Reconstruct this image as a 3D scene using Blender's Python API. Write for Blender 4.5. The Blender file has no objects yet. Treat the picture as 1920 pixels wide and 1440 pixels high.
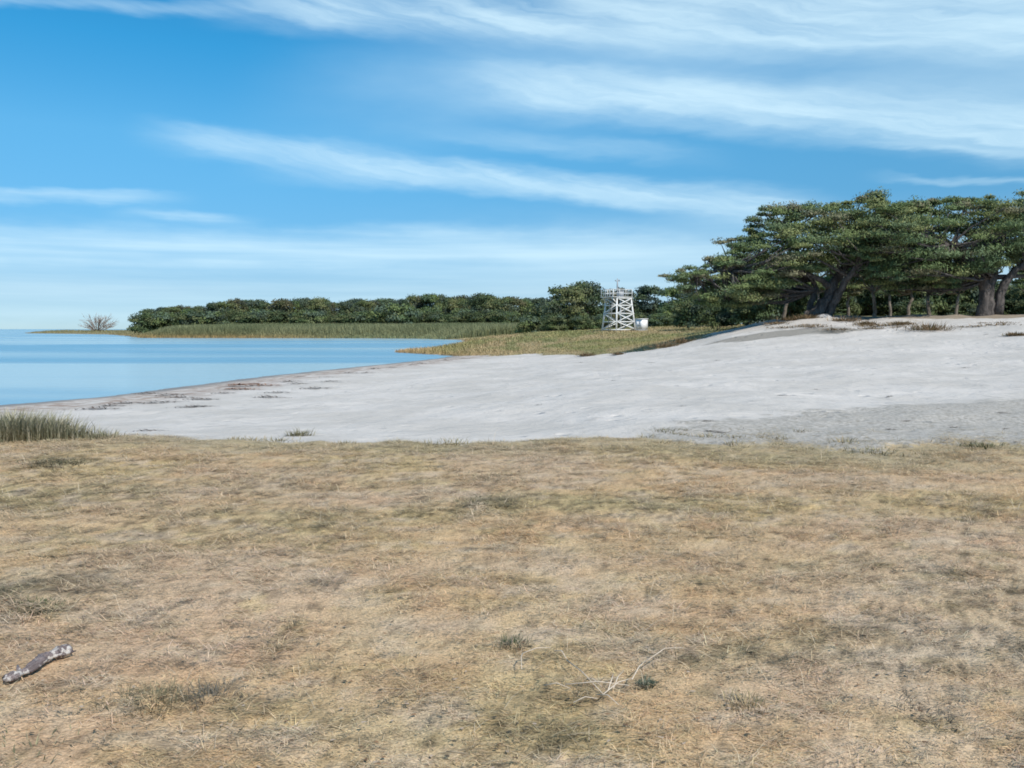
import bpy, math, numpy as np
from mathutils import Vector
rng = np.random.default_rng(11)
scene = bpy.context.scene
COL = scene.collection
EYE, F, HY = 1.6, 1598.0, 617.0          # eye height (m), focal length and horizon row of the 1920 x 1440 photograph
SEA = -0.9

def W(px, py, Y):                        # photo direction at a chosen distance -> metres
    return np.array([(px-960.0)/F*Y, Y, EYE-(py-HY)/F*Y])
def lawn_pt(px, py):
    Y = EYE*F/(py-HY)
    return (px-960.0)/F*Y, Y

# ------------------------------------------------------------------ noise
def vnoise(x, y, seed=0):
    xi = np.floor(x).astype(np.int64); yi = np.floor(y).astype(np.int64)
    fx = x-xi; fy = y-yi
    fx = fx*fx*(3-2*fx); fy = fy*fy*(3-2*fy)
    def h(a, b):
        n = (a*374761393 + b*668265263 + seed*974634777) & 0xffffffff
        n = ((n ^ (n >> 13))*1274126177) & 0xffffffff
        n = n ^ (n >> 16)
        return (n & 0xffff)/65535.0
    return (h(xi, yi)*(1-fx)+h(xi+1, yi)*fx)*(1-fy)+(h(xi, yi+1)*(1-fx)+h(xi+1, yi+1)*fx)*fy
def fbm(x, y, seed=0, o=4):
    s = 0; a = .5; t = 0
    for k in range(o):
        s = s+a*vnoise(x, y, seed+k*17); t += a
        x = x*2.03+11.3; y = y*2.03+5.7; a *= .5
    return s/t
def sstep(a, b, x):
    t = np.clip((x-a)/(b-a), 0, 1); return t*t*(3-2*t)

# ------------------------------------------------------------------ terrain
COAST = np.array([(-60,-50),(-40,-10),(-28,8),(-19.8,20),(-16.8,27.9),(-15.2,31.2),(-13.1,45.4),(-9.6,58.8),(-7.3,68.5),(-6.0,74),
 (-5.8,79),(-8.5,84),(-12.6,91),(-12.9,95),(-10.4,104),(-8.5,130),(-9,170),(-13,200),(-24,222),(-40,232),(-70,236),(-103,240),(-112,255),
 (-140,310),(-190,400),(-240,455),(-285,500),(-302,533),(-296,548),(-240,570),(-160,700),(-120,1200),(-100,5000),(7000,5000),(7000,-400),(-60,-400)], float)
def poly_sd(P, X, Y):                    # signed distance, + inside
    X = np.asarray(X, float); Y = np.asarray(Y, float)
    d2 = np.full(X.shape, 1e18); ins = np.zeros(X.shape, bool)
    n = len(P)
    for i in range(n):
        a = P[i]; b = P[(i+1) % n]; e = b-a
        wx = X-a[0]; wy = Y-a[1]
        t = np.clip((wx*e[0]+wy*e[1])/(e@e), 0, 1)
        d2 = np.minimum(d2, (wx-t*e[0])**2+(wy-t*e[1])**2)
        c = (a[1] <= Y) != (b[1] <= Y)
        with np.errstate(divide='ignore', invalid='ignore'):
            xc = a[0]+(Y-a[1])*(e[0]/e[1] if e[1] != 0 else 0)
        ins ^= c & (X < xc)
    d = np.sqrt(d2)
    return np.where(ins, d, -d)
def sd_coast(X, Y):
    s = poly_sd(COAST, X, Y)
    w = .25+.75*sstep(20, 300, Y)*3
    return s+w*(fbm(X*.5, Y*.5, 3, 3)-.5)*1.6
def g0(d, Y):
    land = .95*(1-np.exp(-np.maximum(d, 0)/11.0))
    far = sstep(150, 210, Y)
    landf = 2.0*(1-np.exp(-np.maximum(d, 0)/20.0))
    land = land*(1-far)+landf*far
    return SEA+np.where(d > 0, land, np.maximum(.07*d, -3))
CP = []
def cw(x, y, z): CP.append((x, y, z))
def cpx(px, py, Y):
    p = W(px, py, Y); CP.append((p[0], p[1], p[2]))
for x in (-9, -5, 0, 5, 9):
    for y in (-3, 2, 6, 9.5): cw(x, y, 0)
for x in (-6.5, -3, 0, 3, 7): cw(x, 12.3, 0)
cw(-14, 4, 0); cw(-14, 10, -.1); cw(16, 3, .2); cw(16, 9, .3)
cw(-9, 16, -.33); cw(-4, 16, -.2); cw(0, 16, -.12); cw(3.5, 15.5, -.03)
cpx(960, 742, 23); cpx(700, 752, 24.5); cpx(450, 748, 28); cpx(960, 690, 45); cpx(1100, 668, 60); cpx(1180, 664, 58)
cpx(1300, 745, 20); cpx(1300, 700, 30); cpx(1300, 665, 45); cpx(1300, 640, 55)
cpx(1600, 760, 18); cpx(1600, 700, 28); cpx(1600, 660, 38); cpx(1600, 625, 48); cpx(1600, 600, 54)
cpx(1850, 760, 18); cpx(1850, 700, 27); cpx(1850, 650, 37); cpx(1850, 615, 45); cpx(1850, 598.5, 49.5)
cpx(2200, 640, 32); cpx(2200, 590, 46); cw(60, 30, 3); cw(45, 12, 1.2)
cpx(1400, 614, 62); cpx(1330, 626, 70); cpx(1470, 601, 59); cpx(1720, 599, 52)
cw(25, 62, 2.4); cw(40, 62, 2.5); cw(25, 80, 2.4); cw(50, 85, 2.6); cw(60, 60, 3); cw(35, 110, 2.2); cw(70, 120, 2.5)
cpx(1160, 620, 120); cpx(1000, 640, 100); cpx(880, 656, 95); cpx(900, 643, 120); cpx(1050, 626, 130); cpx(1250, 622, 110); cpx(1190, 632, 95)
cpx(1100, 645, 85); cpx(1230, 640, 80); cw(5, 160, .9); cw(25, 160, 1.6); cw(50, 160, 2.2); cw(20, 190, 1.2); cw(80, 180, 2)
for x, y in COAST[2:18]: cw(x, y, SEA)
for x, y, z in ((-14.5, 22, -.72), (-13, 29, -.74), (-10.4, 45, -.75), (-6.6, 58, -.75), (-9.3, 95, -.72), (-8, 104, -.6)): cw(x, y, z)
CP = np.array(CP)
def tps_fit():
    P = CP[:, :2]; n = len(P)
    res = CP[:, 2]-g0(sd_coast(P[:, 0], P[:, 1]), P[:, 1])
    D = np.linalg.norm(P[:, None]-P[None], axis=2)/50
    K = np.where(D > 0, D*D*np.log(np.maximum(D, 1e-9)), 0)+np.eye(n)*2e-4
    T = np.c_[np.ones(n), P/50]
    A = np.block([[K, T], [T.T, np.zeros((3, 3))]])
    return np.linalg.solve(A, np.r_[res, 0, 0, 0])
TW = tps_fit()
def tps(X, Y):
    out = TW[len(CP)]+TW[len(CP)+1]*X/50+TW[len(CP)+2]*Y/50
    for i, p in enumerate(CP):
        r2 = ((X-p[0])**2+(Y-p[1])**2)/2500
        out = out+TW[i]*.5*r2*np.log(np.maximum(r2, 1e-12))
    return out
EDGE = np.array([(-30, 12.2), (-12, 13.6), (-7.9, 13.3), (-5.4, 12.9), (-2, 12.25), (1.1, 12.6), (2.5, 12.1), (3.75, 11.7), (5, 11.45), (6.6, 11.6), (9, 11.2), (14, 9.2), (40, 8)])
def lawn_d(X, Y):                        # metres inside the lawn
    e = np.interp(X, EDGE[:, 0], EDGE[:, 1])
    return e-Y+(fbm(X*1.1, Y*.7, 41, 4)-.5)*1.5*(.75+.6*sstep(0, 6, X))
SC = np.array([W(1300, 655, 51)[:2], W(1400, 646, 50.5)[:2], W(1500, 637, 50)[:2], W(1610, 626, 49)[:2]])
def scarp_t(X, Y):                       # signed offset behind the little dune scarp and its extent
    yy = np.interp(X, SC[:, 0], SC[:, 1])
    return Y-yy, sstep(SC[0, 0]-.5, SC[0, 0]+3, X)*(1-sstep(SC[-1, 0]-2, SC[-1, 0]+1.5, X))
def height(X, Y, detail=True):
    X = np.asarray(X, float); Y = np.asarray(Y, float)
    d = sd_coast(X, Y)
    w = (1-sstep(150, 210, Y))*(1-sstep(70, 110, np.abs(X)))*sstep(0, 5, d)*sstep(-60, -5, Y)
    z = g0(d, Y)+w*tps(np.clip(X, -90, 90), np.clip(Y, -10, 210))
    right = sstep(60, 110, X)*(1-sstep(-20, 60, -Y)); z = z+right*1.5*(1-sstep(150, 210, Y))
    if detail:
        ld = lawn_d(X, Y)
        lw = sstep(-.2, .2, ld)
        near = 1-sstep(60, 140, Y)
        z = z+near*lw*((fbm(X*.6, Y*.6, 5, 3)-.5)*.10+(fbm(X*4, Y*4, 6, 3)-.5)*.035)
        land = sstep(.3, 3, d)
        z = z+near*(1-lw)*land*((fbm(X*.35, Y*.35, 8, 3)-.5)*.22+(fbm(X*1.8, Y*1.8, 9, 3)-.5)*.07)
        z = z-.10*sstep(.15, -.35, ld)*(1-sstep(0, 3, X))*near*sstep(9, 11, Y)
        t, ex = scarp_t(X, Y)
        z = z+ex*.16*sstep(-.6, .6, t)*np.exp(-np.maximum(t-.5, 0)/5)
        cr = np.exp(-((Y-57-(X-22)*-.25)/5)**2)*sstep(14, 20, X)
        z = z+cr*(fbm(X*.45, Y*.45, 12, 3)-.5)*.55
        z = z+sstep(80, 140, Y)*land*(fbm(X*.15, Y*.15, 13, 3)-.5)*.35
    z = np.where(d > 0, np.maximum(z, SEA+np.minimum(.035*d, .14)), np.minimum(z, SEA+.06*d))
    return z
def ground_z(x, y): return float(height(np.array([x]), np.array([y]))[0])

# ------------------------------------------------------------------ mesh helpers
def mesh_np(name, V, F, smooth=False):
    """F: one (m,k) array or a list of such arrays"""
    Fs = [f for f in (F if isinstance(F, list) else [F]) if len(f)]
    me = bpy.data.meshes.new(name)
    V = np.ascontiguousarray(V, np.float32)
    me.vertices.add(len(V)); me.vertices.foreach_set('co', V.ravel())
    idx = np.concatenate([np.asarray(f).ravel() for f in Fs]).astype(np.int32)
    tot = np.concatenate([np.full(len(f), f.shape[1]) for f in Fs])
    start = np.concatenate([[0], np.cumsum(tot)[:-1]]).astype(np.int32)
    me.loops.add(len(idx)); me.loops.foreach_set('vertex_index', idx)
    me.polygons.add(len(tot)); me.polygons.foreach_set('loop_start', start)
    if smooth: me.polygons.foreach_set('use_smooth', np.ones(len(tot), bool))
    me.update(calc_edges=True)
    return me
def set_col(me, C, name='col'):
    a = me.color_attributes.new(name, 'FLOAT_COLOR', 'POINT')
    C = np.c_[C, np.ones(len(C))].astype(np.float32) if C.shape[1] == 3 else C.astype(np.float32)
    a.data.foreach_set('color', np.ascontiguousarray(C).ravel())
def set_f(me, name, v):
    a = me.attributes.new(name, 'FLOAT', 'POINT'); a.data.foreach_set('value', np.ascontiguousarray(v, np.float32))
def link(name, me, mat=None, parent=None, loc=None):
    o = bpy.data.objects.new(name, me); COL.objects.link(o)
    if mat: me.materials.append(mat)
    if parent: o.parent = parent
    if loc is not None: o.location = loc
    return o
def tag(o, label=None, cat=None, group=None, kind=None):
    if label: o['label'] = label
    if cat: o['category'] = cat
    if group: o['group'] = group
    if kind or cat: o['kind'] = kind or 'thing'
    return o
def empty(name, loc, rz=0):
    o = bpy.data.objects.new(name, None); COL.objects.link(o)
    o.location = loc; o.rotation_euler = (0, 0, rz); o.empty_display_size = .3
    return o
def copy_tree(o, loc, rz=0, sc=(1, 1, 1)):
    c = o.copy(); COL.objects.link(c); c.location = loc; c.rotation_euler = (0, 0, rz); c.scale = sc
    for ch in list(o.children):
        k = ch.copy(); COL.objects.link(k); k.parent = c
        for g in list(ch.children):
            q = g.copy(); COL.objects.link(q); q.parent = k
    return c
class MB:
    def __init__(s): s.V = []; s.F4 = []; s.F3 = []; s.C = []; s.n = 0
    def add(s, V, F, C=None):
        V = np.asarray(V, float); F = np.asarray(F)
        s.V.append(V); (s.F4 if F.shape[1] == 4 else s.F3).append(F+s.n)
        if C is not None: s.C.append(np.broadcast_to(C, (len(V), 3)))
        s.n += len(V)
    def tube(s, P, R, seg=8, C=None, squash=1.0):
        P = np.asarray(P, float); n = len(P); R = np.broadcast_to(R, n)
        T = np.gradient(P, axis=0); T /= np.linalg.norm(T, axis=1)[:, None]+1e-9
        up = np.array([0, 0, 1.0]) if abs(T[0, 2]) < .9 else np.array([1.0, 0, 0])
        A = np.cross(T, up); A /= np.linalg.norm(A, axis=1)[:, None]+1e-9
        B = np.cross(T, A)
        th = np.linspace(0, 2*np.pi, seg, endpoint=False)
        V = P[:, None]+R[:, None, None]*(np.cos(th)[None, :, None]*A[:, None]+squash*np.sin(th)[None, :, None]*B[:, None])
        V = V.reshape(-1, 3)
        i = np.arange(n-1)[:, None]*seg; j = np.arange(seg)[None]
        F = np.stack([i+j, i+(j+1) % seg, i+seg+(j+1) % seg, i+seg+j], -1).reshape(-1, 4)
        base = s.n
        s.add(V, F, C)
        cap = [np.array([[0, k, k+1] for k in range(1, seg-1)])[:, ::-1]+base, np.array([[0, k, k+1] for k in range(1, seg-1)])+base+(n-1)*seg]
        s.F3 += cap
    def box(s, c, h, rz=0, C=None):
        c = np.asarray(c, float); h = np.asarray(h, float)/2
        S = np.array([[x, y, z] for x in (-1, 1) for y in (-1, 1) for z in (-1, 1)], float)*h
        ca, sa = math.cos(rz), math.sin(rz)
        V = np.c_[S[:, 0]*ca-S[:, 1]*sa, S[:, 0]*sa+S[:, 1]*ca, S[:, 2]]+c
        s.add(V, [[0, 1, 3, 2], [4, 6, 7, 5], [0, 4, 5, 1], [2, 3, 7, 6], [0, 2, 6, 4], [1, 5, 7, 3]], C)
    def beam(s, a, b, w, t=None, C=None):       # square bar between two points
        a = np.asarray(a, float); b = np.asarray(b, float); t = t or w
        d = b-a; d /= np.linalg.norm(d)
        up = np.array([0, 0, 1.0]) if abs(d[2]) < .95 else np.array([1.0, 0, 0])
        A = np.cross(d, up); A /= np.linalg.norm(A); B = np.cross(A, d)
        q = [a+sx*A*w/2+sy*B*t/2 for sx, sy in ((-1, -1), (1, -1), (1, 1), (-1, 1))]
        r = [v+(b-a) for v in q]
        s.add(np.array(q+r), [[3, 2, 1, 0], [4, 5, 6, 7], [0, 1, 5, 4], [1, 2, 6, 5], [2, 3, 7, 6], [3, 0, 4, 7]], C)
    def mesh(s, name, smooth=False):
        Fs = []
        if s.F4: Fs.append(np.concatenate(s.F4))
        if s.F3: Fs.append(np.concatenate(s.F3))
        me = mesh_np(name, np.concatenate(s.V), Fs, smooth)
        if s.C: set_col(me, np.concatenate(s.C))
        return me

# ------------------------------------------------------------------ materials
class NT:
    def __init__(s, tree): s.t = tree; s.N = tree.nodes; s.L = tree.links
    def new(s, typ, **kw):
        n = s.N.new(typ)
        for k, v in kw.items(): setattr(n, k, v)
        return n
    def inp(s, sock, v):
        if hasattr(v, 'is_linked') or isinstance(v, bpy.types.NodeSocket): s.L.new(v, sock)
        elif v is not None: sock.default_value = v
    def m(s, op, a, b=None, c=None, clamp=False):
        n = s.new('ShaderNodeMath', operation=op, use_clamp=clamp)
        for i, v in enumerate((a, b, c)):
            if v is not None: s.inp(n.inputs[i], v)
        return n.outputs[0]
    def mr(s, v, a, b, c=0.0, d=1.0, smooth=True):
        n = s.new('ShaderNodeMapRange', interpolation_type='SMOOTHSTEP' if smooth else 'LINEAR')
        for i, q in enumerate((v, a, b, c, d)): s.inp(n.inputs[i], q)
        return n.outputs[0]
    def mix(s, f, a, b, blend='MIX'):
        n = s.new('ShaderNodeMix', data_type='RGBA', blend_type=blend)
        s.inp(n.inputs[0], f)
        for i, v in ((6, a), (7, b)):
            if isinstance(v, tuple): v = (*v, 1) if len(v) == 3 else v
            s.inp(n.inputs[i], v)
        return n.outputs[2]
    def noise(s, vec, scale, detail=4, rough=.55, dist=0.0):
        n = s.new('ShaderNodeTexNoise'); s.inp(n.inputs['Vector'], vec)
        n.inputs['Scale'].default_value = scale; n.inputs['Detail'].default_value = detail
        n.inputs['Roughness'].default_value = rough; n.inputs['Distortion'].default_value = dist
        return n.outputs['Fac']
    def attr(s, name, out='Fac'):
        return s.new('ShaderNodeAttribute', attribute_name=name).outputs[out]
    def xyz(s, x, y, z):
        n = s.new('ShaderNodeCombineXYZ'); 
        for i, v in enumerate((x, y, z)): s.inp(n.inputs[i], v)
        return n.outputs[0]
    def scale(s, vec, sc):
        n = s.new('ShaderNodeMapping'); s.inp(n.inputs[0], vec); n.inputs['Scale'].default_value = sc
        return n.outputs[0]
def new_mat(name):
    m = bpy.data.materials.new(name); m.use_nodes = True
    return m, NT(m.node_tree), m.node_tree.nodes['Principled BSDF']
def col_mat(name, rough=.85, translucent=0.0, spec=.2, tint=(1, 1, 1)):
    m, t, b = new_mat(name)
    c = t.attr('col', 'Color')
    n = t.noise(t.new('ShaderNodeTexCoord').outputs['Object'], 6.0, 3)
    c = t.mix(1.0, c, t.mix(n, (.75*tint[0], .75*tint[1], .75*tint[2]), (1.25*tint[0], 1.25*tint[1], 1.25*tint[2])), 'MULTIPLY')
    t.inp(b.inputs['Base Color'], c); b.inputs['Roughness'].default_value = rough
    b.inputs['Specular IOR Level'].default_value = spec
    if translucent > 0:
        tr = t.new('ShaderNodeBsdfTranslucent'); t.inp(tr.inputs[0], c)
        mx = t.new('ShaderNodeMixShader'); mx.inputs[0].default_value = translucent
        t.L.new(b.outputs[0], mx.inputs[1]); t.L.new(tr.outputs[0], mx.inputs[2])
        t.L.new(mx.outputs[0], t.N['Material Output'].inputs[0])
    return m
M_GRASS = col_mat('dry_grass_blade', .8, .15)
M_LEAF = col_mat('leaf', .7, .22)
M_NEEDLE = col_mat('pine_needle', .6, .18)
M_REED = col_mat('reed', .85, .15)
M_WEED = col_mat('seaweed', .7, 0)

def bark_mat(name, c0, c1, sc=4, bd=.16):
    m, t, b = new_mat(name)
    co = t.scale(t.new('ShaderNodeTexCoord').outputs['Object'], (1, 1, .35))
    n = t.noise(co, sc, 6, .65, .6)
    f = t.mr(n, .35, .68)
    t.inp(b.inputs['Base Color'], t.mix(f, c0, c1)); b.inputs['Roughness'].default_value = .9
    bp = t.new('ShaderNodeBump'); bp.inputs['Strength'].default_value = 1.0; bp.inputs['Distance'].default_value = bd
    t.inp(bp.inputs['Height'], n); t.L.new(bp.outputs[0], b.inputs['Normal'])
    return m
M_BARK = bark_mat('pine_bark', (.045, .04, .037), (.15, .13, .118))
M_BARK2 = bark_mat('thin_trunk_bark', (.09, .075, .06), (.26, .22, .18))
M_TWIG = bark_mat('dead_twig', (.22, .17, .14), (.4, .33, .28), 8, .02)

def paint_mat(name, base, dirt, amt=.5):
    m, t, b = new_mat(name)
    co = t.new('ShaderNodeTexCoord').outputs['Object']
    n = t.mr(t.noise(co, 2.2, 6, .65), .45, .75)
    t.inp(b.inputs['Base Color'], t.mix(t.m('MULTIPLY', n, amt), base, dirt)); b.inputs['Roughness'].default_value = .6
    return m
M_WHITE = paint_mat('weathered_white_paint', (.78, .78, .76), (.42, .42, .38), .6)
M_CAB = paint_mat('white_cabinet_paint', (.82, .83, .85), (.6, .6, .6), .3)
M_GREY = paint_mat('grey_metal', (.32, .34, .36), (.18, .17, .16), .5)

def wood_mat():
    m, t, b = new_mat('silvery_driftwood')
    co = t.new('ShaderNodeTexCoord').outputs['Object']
    g = t.noise(t.scale(co, (3, 30, 30)), 3, 5, .6)
    patch = t.mr(t.noise(co, 19, 4, .65), .53, .6)
    c = t.mix(t.mr(g, .3, .7), (.09, .068, .066), (.24, .195, .19))
    c = t.mix(patch, c, (.50, .46, .42))
    crk = t.noise(t.scale(co, (5, 60, 60)), 1.5, 3, .6)
    c = t.mix(t.mr(crk, .60, .66, 0, .9), c, (.03, .024, .022))
    t.inp(b.inputs['Base Color'], c); b.inputs['Roughness'].default_value = .8
    bp = t.new('ShaderNodeBump'); bp.inputs['Strength'].default_value = .7; bp.inputs['Distance'].default_value = .01
    t.inp(bp.inputs['Height'], g); t.L.new(bp.outputs[0], b.inputs['Normal'])
    return m
M_WOOD = wood_mat()

# ------------------------------------------------------------------ lawn colour (the grass's own patches)
PATCH = []                                # x, y, rx, ry, weight, kind
def patch(px, py, rpx, rpy, w, kind):
    x, y = lawn_pt(px, py); x1, _ = lawn_pt(px+rpx, py); _, y1 = lawn_pt(px, py-rpy); _, y2 = lawn_pt(px, py+rpy)
    PATCH.append((x, y, abs(x1-x), abs(y1-y2)/2, w, kind))
for a in ((100, 925, 260, 26, .8, 0), (520, 975, 260, 30, .75, 0), (1160, 942, 190, 22, .9, 0), (910, 946, 60, 14, .8, 1), (760, 900, 200, 18, .5, 0),
          (1690, 1225, 260, 55, .85, 1), (1850, 1105, 150, 40, .6, 1), (1500, 1060, 260, 35, .4, 0), (60, 1110, 130, 45, .9, 1), (1330, 1240, 120, 20, .5, 1),
          (250, 1010, 200, 20, .4, 0), (1820, 960, 160, 25, .5, 0), (1020, 1370, 130, 45, .7, 1), (330, 1310, 180, 30, .45, 1), (120, 1380, 160, 30, .3, 2),
          (60, 1230, 120, 40, .5, 2), (240, 1255, 180, 25, .6, 2), (420, 1180, 60, 16, .5, 2), (700, 1300, 200, 30, .35, 2), (1300, 1160, 200, 20, .4, 2),
          (850, 1170, 160, 22, .5, 3), (1150, 1140, 120, 16, .5, 3), (1560, 1280, 200, 40, .4, 3), (1000, 1060, 200, 20, .4, 3), (1600, 900, 200, 14, .5, 3),
          (420, 1430, 240, 30, .3, 2), (1480, 1400, 150, 25, .4, 2), (1400, 860, 300, 16, .6, 0), (110, 868, 60, 10, .9, 1), (600, 840, 400, 12, .4, 0)):
    patch(*a)
PAL = [np.array(c) for c in ((.155, .14, .08), (.085, .08, .05), (.39, .285, .19), (.42, .36, .30))]
def lawn_col(X, Y):
    a = fbm(X*.9, Y*.9, 21, 4); b = fbm(X*2.6, Y*2.6, 22, 4); c = fbm(X*.45, Y*.45, 23, 3)
    d = fbm(X*6, Y*7, 24, 3)
    C = np.array([.375, .285, .175])+np.zeros(X.shape+(1,))
    def mixc(C, k, w): return C*(1-w[..., None])+k*w[..., None]
    C = mixc(C, np.array([.42, .345, .225]), sstep(.45, .7, b)*.8)
    C = mixc(C, np.array([.25, .215, .115]), sstep(.52, .68, a)*.65)
    C = mixc(C, np.array([.33, .27, .215]), sstep(.52, .7, c)*.6)
    C = mixc(C, np.array([.42, .27, .18]), sstep(.62, .76, fbm(X*1.7+9, Y*1.9, 25, 3))*.2)
    C = mixc(C, np.array([.19, .165, .09]), sstep(.60, .75, d)*.6)
    C = mixc(C, np.array([.46, .40, .31]), sstep(.62, .75, fbm(X*5+3, Y*6, 26, 3))*.6)
    for x, y, rx, ry, w, k in PATCH:
        r2 = ((X-x)/rx)**2+((Y-y)/ry)**2
        n = np.clip(np.exp(-r2*.8)*(.3+1.35*d), 0, 1)
        C = mixc(C, PAL[k], n*w)
    e = fbm(X*10, Y*20, 27, 4); f = fbm(X*30+4, Y*62, 28, 3)
    C = mixc(C, np.array([.31, .27, .22]), sstep(.55, .72, fbm(X*3.3+5, Y*5.5, 29, 4))*.65)
    C = C*(.66+.62*sstep(.28, .72, e))[..., None]*(.52+.92*sstep(.2, .8, f))[..., None]
    C = C*np.array([2.24, 2.04, 1.80])
    C = C*.9+.1*C.mean(-1, keepdims=True)
    C = C*np.minimum(1, .62/np.maximum(C.max(-1), 1e-6))[..., None]
    fr = sstep(2.2, .0, lawn_d(X, Y))       # greyer, greener thin turf along the edge of the sand
    C = mixc(C, np.array([.42, .375, .25]), fr*.6)
    return C

# ------------------------------------------------------------------ ground sheet
def build_ground():
    nu = 560
    s = np.concatenate([np.geomspace(3, 11, 90, endpoint=False), np.geomspace(11, 75, 330, endpoint=False), np.geomspace(75, 700, 220, endpoint=False), np.geomspace(700, 5200, 30)])
    u = np.linspace(-1, 1, nu); u = np.sign(u)*(.62*np.abs(u)+.78*np.abs(u)**4)
    S, U = np.meshgrid(s, u, indexing='ij')
    Y = S-8.0; X = U*S*1.25
    Z = height(X, Y)
    V = np.stack([X, Y, Z], -1).reshape(-1, 3)
    i = np.arange(len(s)-1)[:, None]*nu; j = np.arange(nu-1)[None]
    Fq = np.stack([i+j, i+j+1, i+nu+j+1, i+nu+j], -1).reshape(-1, 4)
    me = mesh_np('ground', V, Fq, True)
    x, y, z = V.T
    d = sd_coast(x, y); ld = lawn_d(x, y)
    set_f(me, 'shore', d); set_f(me, 'lawn', np.clip(.5+ld/1.6, 0, 1))
    set_f(me, 'meadow', meadow_mask(x, y))
    yy = np.interp(x, [-2, 1.6, 4.5, 5.5, 11.5, 20], [12, 13.2, 15.5, 16.3, 19.4, 23])
    set_f(me, 'grey', np.clip(.5+(yy-y)/2.0, 0, 1)*sstep(.5, 3.0, x)*sstep(-2, 2, y))
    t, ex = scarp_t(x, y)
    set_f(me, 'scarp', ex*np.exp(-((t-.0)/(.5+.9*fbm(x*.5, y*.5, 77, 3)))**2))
    yl = np.interp(x, [14, W(1430, 0, 60)[0], W(1545, 0, 56.5)[0], W(1700, 0, 52.5)[0], W(1960, 0, 50)[0], 60], [64, 60, 55.5, 51.5, 49, 48])
    set_f(me, 'litter', np.clip(.3+(y-yl)/4, 0, 1)*sstep(14, 17, x)*(1-sstep(75, 90, y)))
    C = lawn_col(x, y)
    set_col(me, C)
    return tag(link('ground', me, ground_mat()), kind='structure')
MEADOW = np.array([W(px, 0, Y)[:2] for px, Y in ((700, 88), (790, 84), (880, 78), (960, 73), (1050, 66), (1100, 62), (1180, 60), (1245, 58), (1300, 57), (1330, 63), (1345, 72), (1440, 68), (1500, 66), (1700, 66), (2000, 62), (2400, 70))]+[(140, 90), (300, 200), (600, 5000), (-6000, 5000), (-400, 140), (-40, 110)])
def meadow_mask(x, y):
    s = poly_sd(MEADOW, x, y)+(fbm(x*.4, y*.3, 51, 4)-.5)*5
    return np.clip(.5+s/3.0, 0, 1)
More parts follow.
